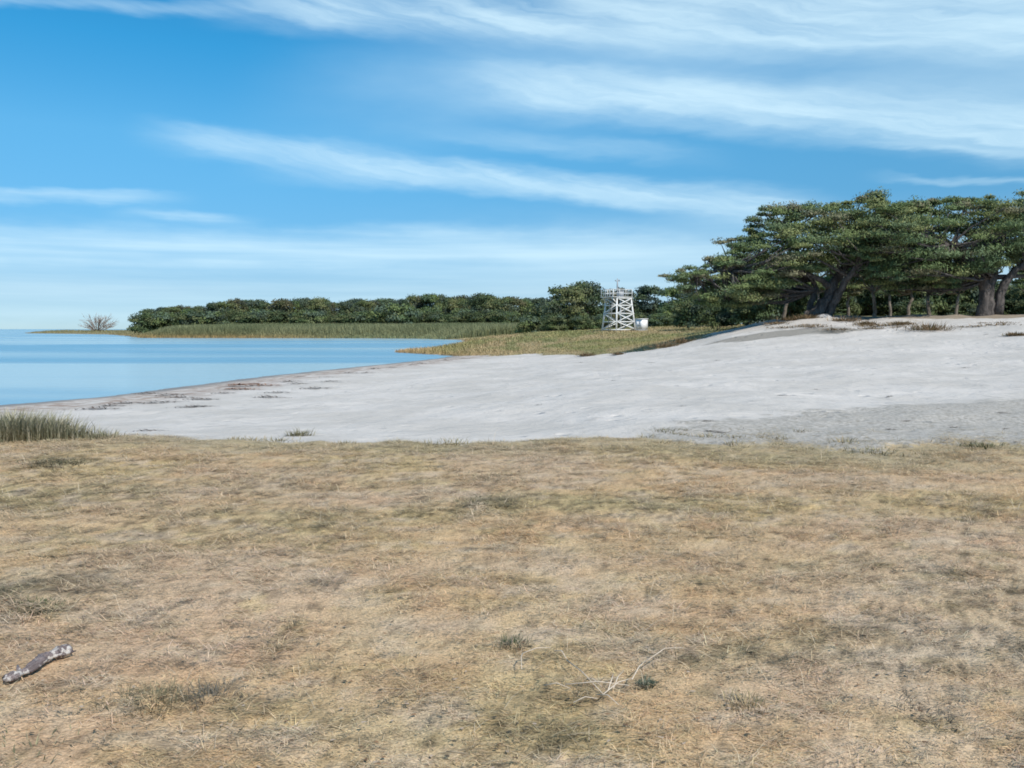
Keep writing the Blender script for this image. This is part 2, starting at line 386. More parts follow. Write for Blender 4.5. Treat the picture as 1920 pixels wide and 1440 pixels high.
def ground_mat():
    m, t, b = new_mat('shore_ground')
    P = t.new('ShaderNodeNewGeometry').outputs['Position']
    n1 = t.noise(P, .35, 5); n2 = t.noise(P, 2.2, 6, .6); n3 = t.noise(P, 14, 5, .65); n4 = t.noise(P, 90, 3, .6)
    # dry white sand
    sand = t.mix(t.mr(n1, .35, .65), (.50, .47, .43), (.58, .545, .505))
    sand = t.mix(t.mr(n2, .52, .72, 0, .6), sand, (.39, .37, .345))
    sand = t.mix(t.mr(n3, .6, .72, 0, .7), sand, (.33, .305, .275))
    # trampled grey sand beside the lawn
    g = t.mr(t.m('ADD', t.attr('grey'), t.m('MULTIPLY', t.m('SUBTRACT', n2, .5), 1.3)), .38, .66)
    gs = t.mix(t.mr(n3, .35, .65), (.30, .28, .245), (.48, .45, .41))
    gs = t.mix(t.mr(t.noise(P, 5, 5, .65), .55, .68, 0, .7), gs, (.24, .215, .17))
    c = t.mix(g, sand, gs)
    # dark sand on the scarp face, with its shade put into the colour
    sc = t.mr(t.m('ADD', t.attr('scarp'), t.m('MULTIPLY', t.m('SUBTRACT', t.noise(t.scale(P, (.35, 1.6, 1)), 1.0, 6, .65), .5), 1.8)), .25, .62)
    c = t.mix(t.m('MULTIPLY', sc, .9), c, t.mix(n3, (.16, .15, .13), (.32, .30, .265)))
    lt = t.mr(t.m('ADD', t.attr('litter'), t.m('MULTIPLY', t.m('SUBTRACT', t.noise(t.scale(P, (.5, 1.2, 1)), 1.0, 6, .7), .5), 2.2)), .45, .75)
    c = t.mix(t.m('MULTIPLY', lt, .85), c, t.mix(n3, (.14, .105, .07), (.34, .27, .19)))
    # wet strip and wrack stain by the water
    sh = t.attr('shore')
    shn = t.m('ADD', sh, t.m('MULTIPLY', t.m('SUBTRACT', n1, .5), 2.5))
    wr = t.m('MULTIPLY', t.mr(shn, .8, 1.8), t.mr(shn, 6.0, 2.6))
    c = t.mix(t.m('MULTIPLY', wr, t.mr(n2, .38, .6, 0, .85)), c, (.28, .20, .155))
    wet = t.mr(shn, 1.9, .5)
    c = t.mix(t.m('MULTIPLY', wet, .85), c, (.20, .17, .145))
    # meadow soil
    md = t.mr(t.m('ADD', t.attr('meadow'), t.m('MULTIPLY', t.m('SUBTRACT', n2, .5), .8)), .4, .6)
    mc = t.mix(t.mr(n1, .35, .65), (.24, .215, .105), (.31, .255, .15))
    mc = t.mix(t.mr(n2, .5, .7), mc, (.20, .195, .07))
    c = t.mix(t.m('MULTIPLY', md, t.mr(sh, .2, 1.2)), c, mc)
    # lawn thatch
    lw = t.mr(t.m('ADD', t.attr('lawn'), t.m('MULTIPLY', t.m('SUBTRACT', n3, .5), .9)), .4, .62)
    lc = t.mix(1.0, t.attr('col', 'Color'), t.mix(t.mr(n4, .3, .7), (.6, .58, .55), (1.05, 1.02, .98)), 'MULTIPLY')
    c = t.mix(lw, c, lc)
    # sea bed
    c = t.mix(t.mr(sh, .25, -.5), c, (.10, .12, .10))
    t.inp(b.inputs['Base Color'], c)
    t.inp(b.inputs['Roughness'], t.mr(shn, .2, 1.6, .45, .95)); b.inputs['Specular IOR Level'].default_value = .2
    vo = t.new('ShaderNodeTexVoronoi'); vo.inputs['Scale'].default_value = 1.5; t.L.new(P, vo.inputs['Vector'])
    dent = t.m('MULTIPLY', t.mr(vo.outputs['Distance'], .05, .24, 1, 0), t.mr(n1, .42, .58))
    n2 = t.m('SUBTRACT', n2, t.m('MULTIPLY', dent, .9))
    h = t.m('ADD', t.m('MULTIPLY', n2, .10), t.m('ADD', t.m('MULTIPLY', n3, .035), t.m('MULTIPLY', n4, .006)))
    bp = t.new('ShaderNodeBump'); bp.inputs['Strength'].default_value = .7; bp.inputs['Distance'].default_value = 1.0
    t.inp(bp.inputs['Height'], h); t.L.new(bp.outputs[0], b.inputs['Normal'])
    return m
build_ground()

# ------------------------------------------------------------------ water
def build_water():
    V = [(-9000, -300, SEA), (3000, -300, SEA), (3000, 26000, SEA), (-14000, 26000, SEA)]
    me = mesh_np('sea', np.array(V), np.array([[0, 1, 2, 3]]))
    m, t, b = new_mat('calm_sea_water')
    P = t.new('ShaderNodeNewGeometry').outputs['Position']
    wind = t.noise(t.scale(P, (.006, .028, 1)), 1.0, 4, .55, .4)
    b.inputs['IOR'].default_value = 1.33
    t.inp(b.inputs['Base Color'], t.mix(t.mr(wind, .4, .6), (.36, .48, .50), (.16, .33, .44)))
    t.inp(b.inputs['Roughness'], t.mr(wind,   .42, .6, .2, .3))
    w1 = t.noise(t.scale(P, (.5, 1.1, 1)), 1.0, 4, .55, .3)
    w2 = t.noise(t.scale(P, (2.6, 5.5, 1)), 1.0, 3, .5)
    h = t.m('ADD', t.m('MULTIPLY', w1, .10), t.m('MULTIPLY', w2, .03))
    bp = t.new('ShaderNodeBump'); bp.inputs['Distance'].default_value = 1.0
    t.inp(bp.inputs['Strength'], t.mr(wind, .4, .62, .5, .9))
    t.inp(bp.inputs['Height'], h); t.L.new(bp.outputs[0], b.inputs['Normal'])
    return tag(link('sea', me, m), kind='structure')
build_water()

# ------------------------------------------------------------------ blades of grass as "stuff"
def blades(P, L, Wd, yaw, tilt, C, tipdark=0.0, bend=0.35):
    """tapering two-piece blades: base pair, middle pair, tip"""
    n = len(P)
    d = np.stack([np.cos(yaw)*np.cos(tilt), np.sin(yaw)*np.cos(tilt), np.sin(tilt)], 1)
    t2 = tilt*(1-bend)-bend*.3
    d2 = np.stack([np.cos(yaw)*np.cos(t2), np.sin(yaw)*np.cos(t2), np.sin(t2)], 1)
    s = np.stack([-np.sin(yaw), np.cos(yaw), np.zeros(n)], 1)*(Wd/2)[:, None]
    mid = P+d*(L*.55)[:, None]; tip = mid+d2*(L*.45)[:, None]
    V = np.stack([P-s, P+s, mid+s*.8, mid-s*.8, tip], 1).reshape(-1, 3)
    b = np.arange(n)[:, None]*5
    F4 = b+np.array([[0, 1, 2, 3]]); F3 = b+np.array([[3, 2, 4]])
    return V, [F4, F3], np.repeat(C, 5, axis=0)
def build_lawn():
    n = 880000
    Y = 1.4+12.4*rng.random(n); u = rng.uniform(-1, 1, n); X = u*(Y*.63+3.6)
    keep = rng.random(n) < np.where(np.abs(X) < Y*.63+.4, 1, .6)
    X, Y = X[keep], Y[keep]; n = len(X)
    keep = rng.random(n) < .1+1.35*sstep(.2, .7, fbm(X*5, Y*7, 31, 4))
    ld = lawn_d(X, Y)
    keep &= rng.random(n) < np.maximum(sstep(-.75, .5, ld), .10*sstep(-2.6, -.4, ld)*sstep(1.5, 3.5, X)*sstep(.45, .62, fbm(X*1.8, Y*1.3, 35, 3))*3)
    X, Y, ld = X[keep], Y[keep], ld[keep]; n = len(X)
    Z = height(X, Y)+.034*sstep(.42, .75, fbm(X*7, Y*7, 36, 3))*sstep(.2, .8, ld)
    C = lawn_col(X, Y)*(.80+.42*rng.random((n, 1)))*(1+.12*(rng.random((n, 3))-.5))
    dk = rng.random(n) < .14; C[dk] *= .42
    pale = rng.random(n) < .10
    C[pale] = C[pale]*.5+np.array([.52, .44, .31])*.5
    hgt = .35+1.3*sstep(.3, .75, fbm(X*2.4, Y*2.4, 33, 4))
    sc = .85+.05*Y
    L = rng.uniform(.02, .06, n)*hgt*sc
    Wd = rng.uniform(.002, .0042, n)*(.6+.09*Y)
    yaw = np.where(rng.random(n) < .55, rng.normal(0, .45, n)+np.pi*(rng.random(n) < .5), rng.uniform(0, 2*np.pi, n))
    tilt = np.abs(rng.normal(.10, .26, n))
    st = rng.random(n) < .012                 # long straw stems and flat leaf litter
    L[st] *= 2.6; tilt[st] = np.abs(rng.normal(.3, .35, st.sum())); Wd[st] *= .8; C[st] = np.array([.60, .50, .36])*rng.uniform(.75, 1.05, (st.sum(), 1))
    li = rng.random(n) < .008
    L[li] = rng.uniform(.012, .03, li.sum()); Wd[li] = rng.uniform(.008, .016, li.sum()); tilt[li] = .1
    C[li] = np.array([(.16, .1, .06), (.3, .18, .1), (.1, .085, .06), (.45, .36, .28)])[rng.integers(0, 4, li.sum())]
    V, F, CC = blades(np.stack([X, Y, Z+.002+.01*li], 1), L, Wd, yaw, np.clip(tilt, .02, 1.35), C)
    me = mesh_np('dry_lawn_grass', V, F); set_col(me, CC)
    tag(link('dry_lawn_grass', me, M_GRASS), 'short sun-dried tan and olive grass of the lawn in the foreground', 'grass', kind='stuff')
build_lawn()
def build_meadow():
    n = 270000
    Y = np.exp(rng.uniform(np.log(56), np.log(185), n)); X = rng.uniform(-.16, .33, n)*Y
    d = sd_coast(X, Y); mk = meadow_mask(X, Y)
    keep = (rng.random(n) < sstep(.35, .75, mk)) & (d > .25)
    keep &= ~((X > 17) & (Y < 110) & (rng.random(n) < .6))
    X, Y, d = X[keep], Y[keep], d[keep]; n = len(X); Z = height(X, Y)
    a = fbm(X*.12, Y*.06, 61, 4); b = fbm(X*.5, Y*.25, 62, 4)
    C = np.array([.185, .168, .075])+np.zeros((n, 3))
    def mixc(C, k, w): return C*(1-w[:, None])+np.array(k)*w[:, None]
    C = mixc(C, (.25, .195, .11), sstep(.45, .65, a))
    C = mixc(C, (.125, .14, .06), sstep(.5, .68, b)*.8)
    C = mixc(C, (.27, .17, .09), np.exp(-np.maximum(d, 0)/2.0)*.8)
    C = mixc(C, (.33, .22, .12), sstep(4, 0, np.hypot(X+10.5, (Y-94)/2))*.8)
    C = C*rng.uniform(.7, 1.3, (n, 1))*1.75
    L = rng.uniform(.10, .32, n)*(.6+.9*b)*np.clip(Y/95, .55, 1.3)*(1+1.0*sstep(3, -4, X)); Wd = rng.uniform(.018, .045, n)*Y/80
    V, F, CC = blades(np.stack([X, Y, Z-.03], 1), L, Wd, rng.uniform(0, 6.3, n), np.clip(rng.normal(.75, .35, n), .15, 1.5), C)
    me = mesh_np('dune_meadow_grass', V, F); set_col(me, CC)
    tag(link('dune_meadow_grass', me, M_REED), 'rough olive and tan meadow grass on the low point before the wood', 'grass', kind='stuff')
build_meadow()
def build_reeds():
    n = 190000
    X = np.concatenate([rng.uniform(-112, 30, int(n*.75)), rng.uniform(-310, -95, n-int(n*.75))])
    Y = np.concatenate([rng.uniform(205, 285, int(n*.75)), rng.uniform(236, 575, n-int(n*.75))])
    d = sd_coast(X, Y)
    keep = (d > -.6) & (d < 48) & ((X > -112) | (d < 22))
    X, Y, d = X[keep], Y[keep], d[keep]; n = len(X); Z = np.maximum(height(X, Y), SEA-.1)
    a = fbm(X*.05, Y*.05, 71, 3)
    spit = sstep(-105, -140, X)
    C = np.array([.115, .13, .066])+np.zeros((n, 3))
    def mixc(C, k, w): return C*(1-w[:, None])+np.array(k)*w[:, None]
    C = mixc(C, (.15, .16, .085), sstep(.4, .65, a))
    C = mixc(C, (.24, .16, .07), np.exp(-np.maximum(d-.2, 0)/2.5)*sstep(-38, -75, X)*.85)
    C = mixc(C, (.16, .13, .07), spit*.5)
    C = C*rng.uniform(.8, 1.25, (n, 1))*1.5
    tall = sstep(-.3, 10, d)*(1-.62*spit)
    L = (.9+2.0*tall)*rng.uniform(.8, 1.12, n)*(1-.25*spit); Wd = rng.uniform(.07, .19, n)
    V, F, CC = blades(np.stack([X, Y, Z-.05], 1), L, Wd, rng.uniform(0, 6.3, n), np.clip(rng.normal(1.32, .14, n), .8, 1.55), C, bend=.15)
    me = mesh_np('reed_bed', V, F); set_col(me, CC)
    tag(link('reed_bed', me, M_REED), 'pale green reed bed along the far shore of the bay', 'reeds', kind='stuff')
build_reeds()

# ------------------------------------------------------------------ trees
def leafcloud(cent, rad, n_per, size, cols, flat=.0, elong=2.2, shell=.45, seed=0, updir=.3):
    r = np.random.default_rng(seed)
    k = len(cent); n = k*n_per
    c = np.repeat(cent, n_per, 0); R = np.repeat(rad, n_per, 0)
    q = r.normal(size=(n, 3)); q /= np.linalg.norm(q, axis=1)[:, None]
    q[:, 2] = np.where(q[:, 2] < -.25, -q[:, 2]*.5, q[:, 2])
    rr = shell+(1.18-shell)*r.random((n, 1))
    P = c+q*R*rr
    d = r.normal(size=(n, 3)); d -= .75*(d*q).sum(1, keepdims=True)*q; d[:, 2] += updir*.6; d += q*.25
    d /= np.linalg.norm(d, axis=1)[:, None]
    nn = r.normal(size=(n, 3))*.45+q*1.0; nn[:, 2] += flat
    s = np.cross(d, nn); s /= np.linalg.norm(s, axis=1)[:, None]+1e-9
    L = (size*r.uniform(.6, 1.4, n))[:, None]; w = L/elong/2
    V = np.stack([P-d*L*.45, P+s*w, P+d*L*.55, P-s*w], 1).reshape(-1, 3)
    Fq = np.arange(n)[:, None]*4+np.array([[0, 1, 2, 3]])
    cc = cols[r.integers(0, len(cols), k)]
    C = np.repeat(cc, n_per, 0)*r.uniform(.65, 1.4, (n, 1))
    return V, Fq, np.repeat(C, 4, 0)
GREEN_PINE = np.array([(.055, .075, .030), (.070, .088, .034), (.045, .065, .030), (.085, .095, .038), (.060, .080, .040), (.088, .085, .05)])*2.4
GREEN_BROAD = np.array([(.058, .080, .032), (.072, .092, .036), (.045, .066, .030), (.085, .098, .045), (.052, .072, .048)])*1.6

def in_poly(P, x, y): return poly_sd(np.array(P, float), x, y)
def pine(base, outline, Y0, trunks, label, seed, npad=130, per=300, depth=4.0, group='wind-shaped pines on the dune', bark=None, cols=GREEN_PINE, padr=(.4, 1.0), size=.19):
    """outline: photo-plane silhouette of the crown, given real depth; trunks: list of (points [px,py,dY], r0, r1)"""
    r = np.random.default_rng(seed)
    root = empty('pine_tree', base); tag(root, label, 'tree', group)
    b = np.array(base)
    O = np.array(outline, float); lo, hi = O.min(0), O.max(0)
    pts = []
    while len(pts) < npad:
        q = r.uniform(lo, hi, (400, 2)); s = in_poly(O, q[:, 0], q[:, 1])
        ok = s > 6
        for p, sd in zip(q[ok], s[ok]):
            dmax = depth*min(1, .3+sd/70.0)
            dy = r.uniform(-dmax, dmax)
            w = W(p[0], p[1], Y0)
            pts.append((w[0], Y0+dy, w[2], sd))
            if len(pts) >= npad: break
    # pads right on the outline keep the silhouette's tiers
    for a, c in zip(O, np.roll(O, -1, 0)):
        L = np.linalg.norm(c-a)
        for tt in np.arange(0, 1, max(.12, 26/L)):
            p = a+(c-a)*tt+r.normal(0, 4, 2)
            cen = O.mean(0); p = p+(cen-p)/np.linalg.norm(cen-p)*12
            w = W(p[0], p[1], Y0); pts.append((w[0], Y0+r.uniform(-1.2, 1.2), w[2], 4))
    pts = np.array(pts); cent = pts[:, :3]-b
    rx = r.uniform(*padr, len(cent))*np.clip(.55+pts[:, 3]/60, .5, 1.15)
    rad = np.stack([rx*1.25, rx*1.1, rx*r.uniform(.42, .85, len(rx))], 1)
    V, Fq, C = leafcloud(cent, rad, per, size, cols, flat=.5, elong=3.4, shell=.12, seed=seed+1)
    me = mesh_np('pine_crown', V, Fq); set_col(me, C)
    link('crown', me, M_NEEDLE, root)
    mb = MB(); paths = []
    for P, r0, r1 in trunks:
        q = np.array([W(p[0], p[1], Y0+p[2]) for p in P])-b
        q = np.array([q[0]]+[q[i]*(1-t)+q[i+1]*t for i in range(len(q)-1) for t in (.25, .5, .75, 1)])
        q[1:] += r.normal(0, .05, (len(q)-1, 3))
        R = np.linspace(r0, r1, len(q)); R[0] *= 1.35
        q[0, 2] -= .5
        mb.tube(q, R, 9); paths.append((q, R))
    big = np.unique(np.r_[np.argsort(-rx)[:int(len(rx)*.5)], np.arange(npad, len(rx))])
    allp = np.concatenate([p[len(p)//2:] for p, _ in paths])
    for i in big:
        e = cent[i]-np.array([0, 0, .1])
        k = np.argmin(np.linalg.norm(allp-e, axis=1)+np.maximum(allp[:, 2]-e[2]+.5, 0)*2+r.random(len(allp)))
        a = allp[k]; mid = (a+e)/2+np.array([0, 0, -.15])+r.normal(0, .18, 3)
        ln = np.linalg.norm(e-a)
        mb.tube([a, a*.65+mid*.35+r.normal(0, .06, 3), mid, e], [.05+.022*ln, .04+.014*ln, .035+.008*ln, .02], 5)
    link('trunk', mb.mesh('pine_trunk', True), bark or M_BARK, root)
    return root
Y1, Y2, Y3 = 57.0, 55.0, 60.0
b1 = W(1535, 594, Y1); b1[2] = ground_z(b1[0], b1[1])
pine(b1, [(1245, 521), (1285, 508), (1330, 497), (1322, 486), (1375, 474), (1355, 455), (1415, 440), (1395, 425), (1440, 412), (1408, 398), (1430, 384), (1500, 385), (1560, 386), (1600, 376),
          (1640, 362), (1660, 374), (1700, 388), (1730, 430), (1700, 480), (1640, 508), (1560, 500), (1490, 530), (1440, 572), (1370, 588), (1310, 572), (1275, 545)], Y1,
     [([(1525, 597, 0), (1548, 560, .3), (1572, 520, .5), (1592, 488, .4), (1600, 430, 0)], .44, .15),
      ([(1548, 597, .4), (1568, 560, -.2), (1590, 520, -.8), (1620, 470, -1.2), (1650, 410, -.8)], .32, .1),
      ([(1512, 597, .2), (1522, 570, .8), (1530, 540, 1.2), (1500, 480, 1.6), (1460, 420, 1.2)], .25, .08),
      ([(1560, 530, .4), (1480, 505, -.4), (1380, 503, -1.0), (1325, 513, -1.0), (1268, 519, -.8)], .2, .04)],
     'broad wind-shaped pine with forked leaning trunk, its long lowest limb reaching left toward the tower', 6, 400, 360)
b2 = W(1855, 590, Y2); b2[2] = ground_z(b2[0], b2[1])
pine(b2, [(1590, 470), (1605, 410), (1660, 384), (1740, 374), (1800, 368), (1840, 362), (1870, 383), (1900, 392), (1990, 380), (2080, 420), (2120, 470), (2050, 512), (1930, 488), (1870, 508), (1800, 540), (1700, 548), (1630, 530)], Y2,
     [([(1845, 598, 0), (1848, 560, 0), (1856, 520, 0), (1870, 490, 0), (1880, 440, 0)], .55, .2),
      ([(1868, 575, 0), (1885, 530, -.4), (1915, 500, -.8), (1960, 460, -1.2), (2000, 420, -1)], .3, .12),
      ([(1850, 530, 0), (1820, 490, -.8), (1760, 450, -1.4), (1700, 420, -1.4)], .32, .08)],
     'large pine with thick dark trunk and limb leaning right, at the right edge', 15, 390, 360)
b3 = W(2060, 590, Y3); b3[2] = ground_z(b3[0], b3[1])
pine(b3, [(1868, 420), (1888, 378), (1915, 362), (1990, 345), (2100, 360), (2250, 420), (2300, 520), (2100, 555), (1960, 548), (1895, 500)], Y3,
     [([(2050, 600, 0), (2056, 540, 0), (2060, 480, 0), (2070, 410, 0)], .5, .15)],
     'pine whose crown tip shows at the top right corner of the grove, trunk hidden', 25, 190, 340)
# the grove behind
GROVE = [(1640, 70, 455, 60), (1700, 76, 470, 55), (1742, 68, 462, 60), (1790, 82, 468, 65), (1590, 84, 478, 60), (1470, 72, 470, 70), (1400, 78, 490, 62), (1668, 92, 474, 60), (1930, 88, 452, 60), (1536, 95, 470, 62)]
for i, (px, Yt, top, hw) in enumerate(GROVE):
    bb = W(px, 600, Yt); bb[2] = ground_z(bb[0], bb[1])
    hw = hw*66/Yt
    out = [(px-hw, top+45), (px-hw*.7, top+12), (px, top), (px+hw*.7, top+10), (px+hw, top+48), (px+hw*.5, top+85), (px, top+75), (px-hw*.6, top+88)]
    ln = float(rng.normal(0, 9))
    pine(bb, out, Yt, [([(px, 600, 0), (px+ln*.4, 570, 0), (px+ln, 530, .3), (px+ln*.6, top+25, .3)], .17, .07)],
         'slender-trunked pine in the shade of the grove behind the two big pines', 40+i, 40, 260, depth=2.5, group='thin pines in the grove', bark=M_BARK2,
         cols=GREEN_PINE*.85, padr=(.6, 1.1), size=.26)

def broad_proto(name, seed, h, w, nclump, per, size, cols, trunk_h=.25, bark=None, low=.12):
    r = np.random.default_rng(seed)
    root = empty(name, (0, 0, 0))
    cent = []; rad = []
    for k in range(nclump):
        a = r.uniform(0, 2*np.pi); zz = low+(1-low)*r.random()**.8
        prof = math.sqrt(max(.05, 1-((zz-.45)/.6)**2))
        rr = w*.5*prof*math.sqrt(r.random())*.85
        cr = w*r.uniform(.13, .22)
        cent.append((math.cos(a)*rr, math.sin(a)*rr, min(zz*h, h-cr*.7))); rad.append((cr, cr, cr*.8))
    V, Fq, C = leafcloud(np.array(cent), np.array(rad), per, size, cols, elong=1.5, shell=.55, seed=seed+1, flat=.3)
    me = mesh_np(name+'_crown', V, Fq); set_col(me, C)
    link('crown', me, M_LEAF, root)
    mb = MB()
    mb.tube([(0, 0, -.6), (.05*w*.3, 0, h*.3), (r.normal(0, .1), r.normal(0, .1), h*.75)], [h*.028, h*.02, h*.008], 7)
    for k in range(6):
        c = np.array(cent[k]); mb.tube([(0, 0, h*.25), c*.5+np.array([0, 0, h*.12]), c], [h*.014, h*.01, h*.005], 5)
    link('trunk', mb.mesh(name+'_trunk', True), bark or M_BARK, root)
    return root
protos = [broad_proto('broadleaf_tree', 100+i, 10, w, 54, 130, .48, GREEN_BROAD*s*np.array(tn)) for i, (w, s, tn) in enumerate(((9.5, 1.0, (1, 1, 1.1)), (8, .75, (.9, 1, 1.3)), (11, 1.2, (1.1, 1, 1)), (10, .85, (1.15, .95, 1.1)), (8.5, 1.3, (1, 1.05, .9))))]
bush_protos = [broad_proto('bush', 120+i, 4.5, 7.5, 34, 140, .36, GREEN_BROAD*s, low=.05) for i, s in enumerate((1.0, 1.35, .8))]
used = set()
def place(proto, px, Y, top_py, wpx, label, group, cat, rz=None, base=None):
    x = (px-960)/F*Y; z = ground_z(x, Y) if base is None else base
    h0, w0 = {'b': (10, 9.4), 's': (4.5, 7.5)}['s' if 'bush' in proto.name else 'b']
    H = EYE-(top_py-HY)/F*Y-z; Wd = wpx/F*Y
    rz = float(rng.uniform(0, 6.3)) if rz is None else rz
    sc = (Wd/w0, Wd/w0, H/h0)
    if id(proto) in used or proto.name in used:
        o = copy_tree(proto, (x, Y, z), rz, sc)
    else:
        used.add(proto.name); o = proto; o.location = (x, Y, z); o.rotation_euler = (0, 0, rz); o.scale = sc
    tag(o, label, cat, group)
    return o
SKY = np.array([(262, 596), (275, 581), (300, 574), (345, 575), (400, 566), (430, 563), (500, 568), (570, 558), (640, 563), (700, 562), (750, 556), (780, 553), (820, 552), (870, 558), (910, 552), (960, 558), (1000, 557), (1040, 556), (1250, 560)], float)
px = 285; k = 0
while px < 1030:
    Yt = 300+float(rng.uniform(0, 40))
    top = float(np.interp(px, SKY[:, 0], SKY[:, 1]))+float(rng.uniform(-4, 6))
    if px < 300: lab = 'dark tree at the left end of the wood across the bay'
    else: lab = 'one of the dark trees making the back row of the wood across the bay'
    place(protos[k % 5], px, Yt, top, float(rng.uniform(36, 62)), lab, None if px < 300 else 'back row of the wood across the bay', 'tree')
    px += float(rng.uniform(13, 22)); k += 1
for k in range(24):
    px = 275+k*31+float(rng.uniform(-8, 8))
    if abs(px-740) < 26: continue
    place(bush_protos[k % 3], px, 284+float(rng.uniform(-3, 5)), float(rng.uniform(579, 592))+(6 if px < 330 else 0), float(rng.uniform(45, 75)),
          'one of the rounded bushes lining the front of the wood above the reeds', 'bushes along the front of the wood', 'bush')
place(bush_protos[1], 742, 276, 570, 88, 'large pale green rounded bush standing out in front of the wood', None, 'bush')
# nearer trees left and right of the tower
place(protos[2], 1062, 172, 537, 82, 'tall rounded tree left of the white tower, rising above the wood', None, 'tree')
place(protos[0], 1103, 178, 529, 78, 'tall leafy tree directly behind the platform of the white tower', None, 'tree')
place(protos[3], 1160, 185, 542, 70, 'tree seen through the frame of the white tower', None, 'tree')
place(protos[1], 1215, 168, 537, 74, 'leafy tree just right of the white tower above the cabinet', None, 'tree')
place(protos[4], 1262, 160, 541, 70, 'tree under the tip of the long pine limb', None, 'tree')
place(protos[0], 1310, 150, 545, 80, 'shaded tree between the tower and the pine grove, left of the dark thicket', None, 'tree')
SHR = [(1290, 110, 562, 70), (1335, 98, 552, 84), (1380, 90, 545, 90), (1430, 86, 535, 95), (1480, 100, 530, 95), (1345, 76, 575, 66), (1400, 74, 570, 76), (1560, 104, 525, 100), (1640, 106, 520, 100), (1720, 104, 515, 100), (1800, 106, 520, 100), (1880, 110, 540, 90), (1950, 104, 525, 110)]
SHR += [(px, 118+(k*37) % 26, 508+(k*23) % 26, 120) for k, px in enumerate(range(1380, 2260, 48))]+[(px, 100+(k*31) % 12, 556+(k*17) % 14, 80) for k, px in enumerate(range(1400, 2200, 45))]
for i, (px, Yt, top, wp) in enumerate(SHR):
    place(bush_protos[2] if i % 3 else bush_protos[0], px, Yt, top, wp, 'one of the dark bushes crowding under the pines behind the sand', 'dark thicket under the pines', 'bush')
LOW = [(px, 192+(k*7) % 9, 566+(k*11) % 12, 80) for k, px in enumerate(range(1030, 1350, 34))]+[(1040, 165, 590, 60), (1000, 190, 594, 70), (1090, 160, 592, 50), (1130, 158, 590, 46), (1190, 150, 588, 50), (1240, 142, 588, 56), (1285, 132, 586, 56)]
for i, (px, Yt, top, wp) in enumerate(LOW):
    place(bush_protos[i % 2], px, Yt, top, wp, 'one of the low bushes at the foot of the trees near the tower', 'low bushes behind the tower', 'bush')

# bare bush on the spit
def bare_bush():
    r = np.random.default_rng(7)
    Yb = 470.0; p = W(183, 620, Yb); z = ground_z(p[0], p[1]) 
    z = max(z, SEA+.2)
    root = empty('bare_bush', (p[0], p[1], z)); tag(root, 'leafless grey-pink bush alone on the low spit at the left', 'bush')
    mb = MB(); tw = MB()
    for k in range(46):
        a = r.uniform(0, 6.3); l = r.uniform(6, 10.5); el = r.uniform(.35, 1.45)
        d = np.array([math.cos(a)*math.cos(el), math.sin(a)*math.cos(el), math.sin(el)*.95])
        e = d*l*np.array([1.35, 1, 1]); mid = e*.5+r.normal(0, .4, 3); mid[2] = abs(mid[2])
        mb.tube([(0, 0, -.4), mid, e], [.14, .08, .03], 4)
        for j in range(15):
            s = mid+(e-mid)*r.uniform(-.3, 1); q = s+(d+r.normal(0, .55, 3))*r.uniform(.8, 2.2)
            tw.tube([s, (s+q)/2+r.normal(0, .1, 3), q], [.07, .05, .03], 3)
    link('stem', mb.mesh('bare_stems', True), M_TWIG, root)
    link('twigs', tw.mesh('bare_twigs', True), M_TWIG, root)
bare_bush()

